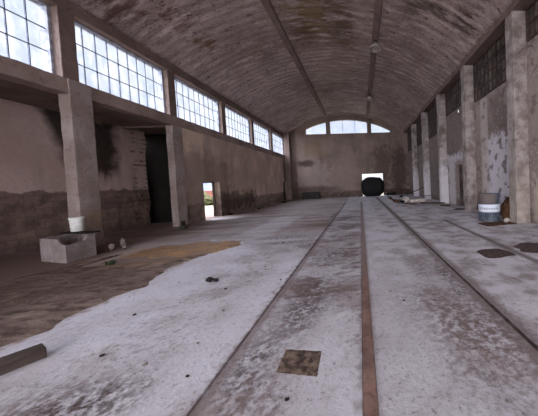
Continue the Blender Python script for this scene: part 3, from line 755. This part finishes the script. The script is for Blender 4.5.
for i in range(14):
    x = random.uniform(2.6, 4.9); y = random.uniform(15.8, 22)
    if i == 9: continue
    x = 2.5 + (i * 7 % 14) * .17; y = 15.9 + i * .45 + random.uniform(-.1, .1)
    if abs(x - 3.95) < .9 and abs(y - 16.8) < .8: x = 2.75
    tag(obj('rubble_chunk', rock(random.uniform(.08, .2), 1.2, 1, .7, i + 40), (M_rubble, M_black, M_rustheap)[i % 3], loc=(x, y, 0)), 'chunk of rubble among the debris along the far right wall', 'rubble', 'rubble chunks along the far right wall')

# ------------------------------------------------------------------ far end
# dark covered heap standing in the back gateway
bm = BM(); bmesh.ops.create_icosphere(bm, subdivisions=4, radius=1)
for v in bm.verts:
    p = v.co.copy(); k = 1 + .07 * noise.noise(p * 2.2) + .03 * noise.noise(p * 6)
    sx = lambda c, e: math.copysign(abs(c) ** e, c)
    v.co = Vector((sx(p.x, .62) * 1.22 * k, sx(p.y, .8) * .8 * k, max(-1.0, sx(p.z, .7)) * 1.08 * k + 1.05))
    if v.co.z < 0: v.co.z = 0
o = obj('covered_heap', bm, M_dark, loc=(1.3, 26.1, 0), smooth=True); o.scale = (1.03, 1, .97)
tag(o, 'big rounded black covered heap filling the far gateway', 'heap')
# dark crate at the far left
t = empty('crate', (-5.35, 26.5, 0)); tag(t, 'long dark greenish crate against the far wall on the left', 'crate')
bm = BM()
for k in range(4): box(bm, -.9, .9, -.35, -.32, .03 + k * .17, .18 + k * .17); box(bm, -.9, .9, .32, .35, .03 + k * .17, .18 + k * .17)
for sx in (-1, 1):
    for k in range(4): box(bm, sx * .9 - .015, sx * .9 + .015, -.32, .32, .03 + k * .17, .18 + k * .17)
obj('boards', bm, M_dgreen, t)
obj('lid', fbox(-.93, .93, -.37, .37, .71, .75, .3, .004, 4, .005), M_dgreen, t)
for sx in (-.84, .84):
    for sy in (-.42, .35):
        bm = BM(); box(bm, sx - .05, sx + .05, sy, sy + .07, 0, .71); obj('corner_post', bm, M_timber, t)
# pale upright board beside the dark doorway
o = obj('pale_board', fbox(-.02, .02, -.14, .14, 0, .95, .1, .004, 5, .005), M_timber_lt, loc=(-7.975, 25.55, .93))
tag(o, 'narrow pale board fixed to the left wall beside the corner doorway', 'board')
for i, (x, y, r) in enumerate([(-.6, 26.2, .16), (-1.1, 26.4, .12), (-.2, 25.4, .1), (2.9, 26.0, .2), (3.5, 26.3, .3)]):
    tag(obj('rubble_chunk', rock(r, 1.4, 1, .7, i + 60), M_rubble if i < 3 else M_black, loc=(x, y, 0)), 'chunk of rubble at the foot of the far wall', 'rubble', 'rubble chunks at the foot of the far wall')
random.seed(31)
for i in range(12):
    y = 15.0 + i * .85 + random.uniform(-.2, .2); x = random.uniform(-7.75, -7.0)
    tag(obj('rubble_chunk', rock(random.uniform(.06, .16), 1.3, 1.2, .6, i + 80), M_rubble if i % 3 else M_black, loc=(x, y, 0)), 'chunk of rubble at the foot of the left wall', 'rubble', 'rubble chunks along the left wall')
# hanging lamps under the right rib
def lamp(x, y, drop, r, label):
    zt = vz(x) - .12
    t = empty('pendant_lamp', (x, y, zt)); tag(t, label, 'lamp', 'old lamps under the right rib')
    bm = BM(); lathe(bm, [(.07, 0), (.07, -.04), (.02, -.06)], 14); obj('ceiling_rose', bm, M_slot, t)
    bm = BM(); tube(bm, [(0, 0, -.03), (0, 0, -drop)], .012, 8); obj('stem', bm, M_slot, t)
    bm = BM(); lathe(bm, [(.05, -drop + .1), (.06, -drop), (.12, -drop - .02), (r * .6, -drop - .08), (r * .9, -drop - .2), (r, -drop - .3), (r - .015, -drop - .3), (r * .88, -drop - .2), (r * .55, -drop - .09), (.03, -drop - .03)], 28)
    obj('lamp_shade', bm, M_shade, t, smooth=True)
lamp(1.08, 12.6, .12, .33, 'bell shaped pale lamp hanging under the vault, nearer one')
lamp(1.08, 20.3, .1, .28, 'small pale lamp hanging under the vault, farther one')

# ------------------------------------------------------------------ outside
t = NT('outdoor_ground'); n = t.noise(1.5, 5)
M_out = t.out(t.mix(t.step(n, .4, .6), rgb(112, 104, 94), rgb(84, 84, 64)))
bm = BM(); box(bm, -90, 60, -60, 110, -.6, -.06); g = obj('ground', bm, M_out)
cut(g, [(-13.01, 6.21, YB - .01, 27.61, -.4, .5)]); struct(g, 'pale ground outside the hall')
M_pale = simple('pale_blue_render', rgb(112, 118, 130), rgb(100, 108, 124), 1, .9, .1)
M_blue = simple('blue_paint', rgb(62, 76, 110), rgb(52, 66, 104), 1, .7, 0)
M_redf = simple('red_brick', rgb(104, 66, 58), rgb(84, 52, 46), 3, .9, .2)
M_leaf = simple('shrub_leaves', rgb(70, 68, 42), rgb(48, 52, 32), 4, .9, .2)
t = empty('outbuilding', (-38, 62, -.06)); tag(t, 'pale blue building seen through the side door', 'building')
bm = BM(); box(bm, -12, 12, -3, 3, 0, 7); o = obj('walls', bm, M_pale, t)
bm = BM(); box(bm, -12.1, 12.1, -3.1, 3.1, 3.1, 3.9); obj('blue_band', bm, M_blue, t)
bm = BM(); box(bm, -12.4, 12.4, -3.4, 3.4, 7, 7.3); obj('roof', bm, M_pale, t)
t.rotation_euler.z = .5
o = obj('brick_wall', fbox(-34, -18, 38, 38.4, -.06, 1.3, 1, .02, 1, 0), M_redf); tag(o, 'low reddish wall outside beyond the side door', 'wall')
for i, (x, y, r) in enumerate([(-15.2, 25.5, .55), (-17.2, 27, .7), (-19.5, 31, .8), (-14.2, 26.5, .4)]):
    bm = rock(r, 1.2, 1.1, .75, i + 5, 4)
    for v in bm.verts: v.co += noise.noise_vector(v.co * 9) * .09
    tag(obj('shrub', bm, M_leaf, loc=(x, y, -.07)), 'yellowish green shrub outside the side door', 'shrub', 'shrubs outside the side door')

# ------------------------------------------------------------------ sky
W = bpy.data.worlds.new('sky'); S.world = W; W.use_nodes = True; nt = W.node_tree
bg = nt.nodes['Background']; tc = nt.nodes.new('ShaderNodeTexCoord'); sp = nt.nodes.new('ShaderNodeSeparateXYZ')
nt.links.new(tc.outputs['Generated'], sp.inputs[0])
def wm(op, a, b):
    n = nt.nodes.new('ShaderNodeMath'); n.operation = op
    for i, v in enumerate((a, b)):
        if isinstance(v, (int, float)): n.inputs[i].default_value = v
        else: nt.links.new(v, n.inputs[i])
    return n.outputs[0]
def wr(v, a, b, c, d):
    n = nt.nodes.new('ShaderNodeMapRange'); n.interpolation_type = 'SMOOTHSTEP'
    nt.links.new(v, n.inputs[0]); n.inputs[1].default_value = a; n.inputs[2].default_value = b; n.inputs[3].default_value = c; n.inputs[4].default_value = d
    return n.outputs[0]
cl = nt.nodes.new('ShaderNodeTexNoise'); cl.inputs['Scale'].default_value = 3; cl.inputs['Detail'].default_value = 5
nt.links.new(tc.outputs['Generated'], cl.inputs['Vector'])
# overcast: the sky behind the hall's open end and overhead is brightened to light the hall, the far side is pale
rear = wm('MULTIPLY', wr(sp.outputs[1], -.35, .35, 1, 0), SKY_REAR := 7.3)
zen = wm('MULTIPLY', wr(sp.outputs[2], .44, .75, 0, 1), SKY_ZEN := 9.0)
st = wm('ADD', wm('ADD', rear, zen), wr(cl.outputs['Fac'], .3, .7, .90, 1.04))
nt.links.new(st, bg.inputs['Strength'])
mx = nt.nodes.new('ShaderNodeMix'); mx.data_type = 'RGBA'; nt.links.new(wr(cl.outputs['Fac'], .35, .65, 0, 1), mx.inputs[0])
mx.inputs[6].default_value = (.90, .95, 1.10, 1); mx.inputs[7].default_value = (1.0, 1.02, 1.08, 1)
m2 = nt.nodes.new('ShaderNodeMix'); m2.data_type = 'RGBA'; nt.links.new(wr(st, .8, 3, 0, 1), m2.inputs[0])
nt.links.new(mx.outputs[2], m2.inputs[6]); m2.inputs[7].default_value = (.975, .965, 1.02, 1)
nt.links.new(m2.outputs[2], bg.inputs['Color'])

# ------------------------------------------------------------------ camera
f, cx, cy, yaw, pitch, roll = 240, 382.66, 189.0, .0905, .033, .0436
def lin(v):
    x, y, z = v
    c, s = math.cos(yaw), math.sin(yaw); xr = c * x - s * y; yr = s * x + c * y
    cp, sp_ = math.cos(pitch), math.sin(pitch); d = cp * yr - sp_ * z; u = sp_ * yr + cp * z
    cr, sr = math.cos(roll), math.sin(roll); return (cr * xr - sr * u, sr * xr + cr * u, d)
cols = [lin(e) for e in ((1, 0, 0), (0, 1, 0), (0, 0, 1))]
R = Matrix(((cols[0][0], cols[1][0], cols[2][0]), (cols[0][1], cols[1][1], cols[2][1]), (-cols[0][2], -cols[1][2], -cols[2][2])))
cd = bpy.data.cameras.new('camera'); cam = bpy.data.objects.new('camera', cd); C.objects.link(cam)
cam.matrix_world = Matrix.Translation((0, 0, 1.6)) @ R.transposed().to_4x4()
cd.sensor_width = 36; cd.sensor_fit = 'HORIZONTAL'; cd.lens = f * 36 / 538
cd.shift_x = (269 - cx) / 538; cd.shift_y = (cy - 208) / 538; cd.clip_start = .05; cd.clip_end = 500
S.camera = cam
S.view_settings.view_transform = 'Standard'; S.view_settings.look = 'None'; S.view_settings.gamma = 1
S.view_settings.use_curve_mapping = False; S.view_settings.exposure = 0.12
S.cycles.max_bounces = 10; S.cycles.diffuse_bounces = 6; S.cycles.transparent_max_bounces = 16
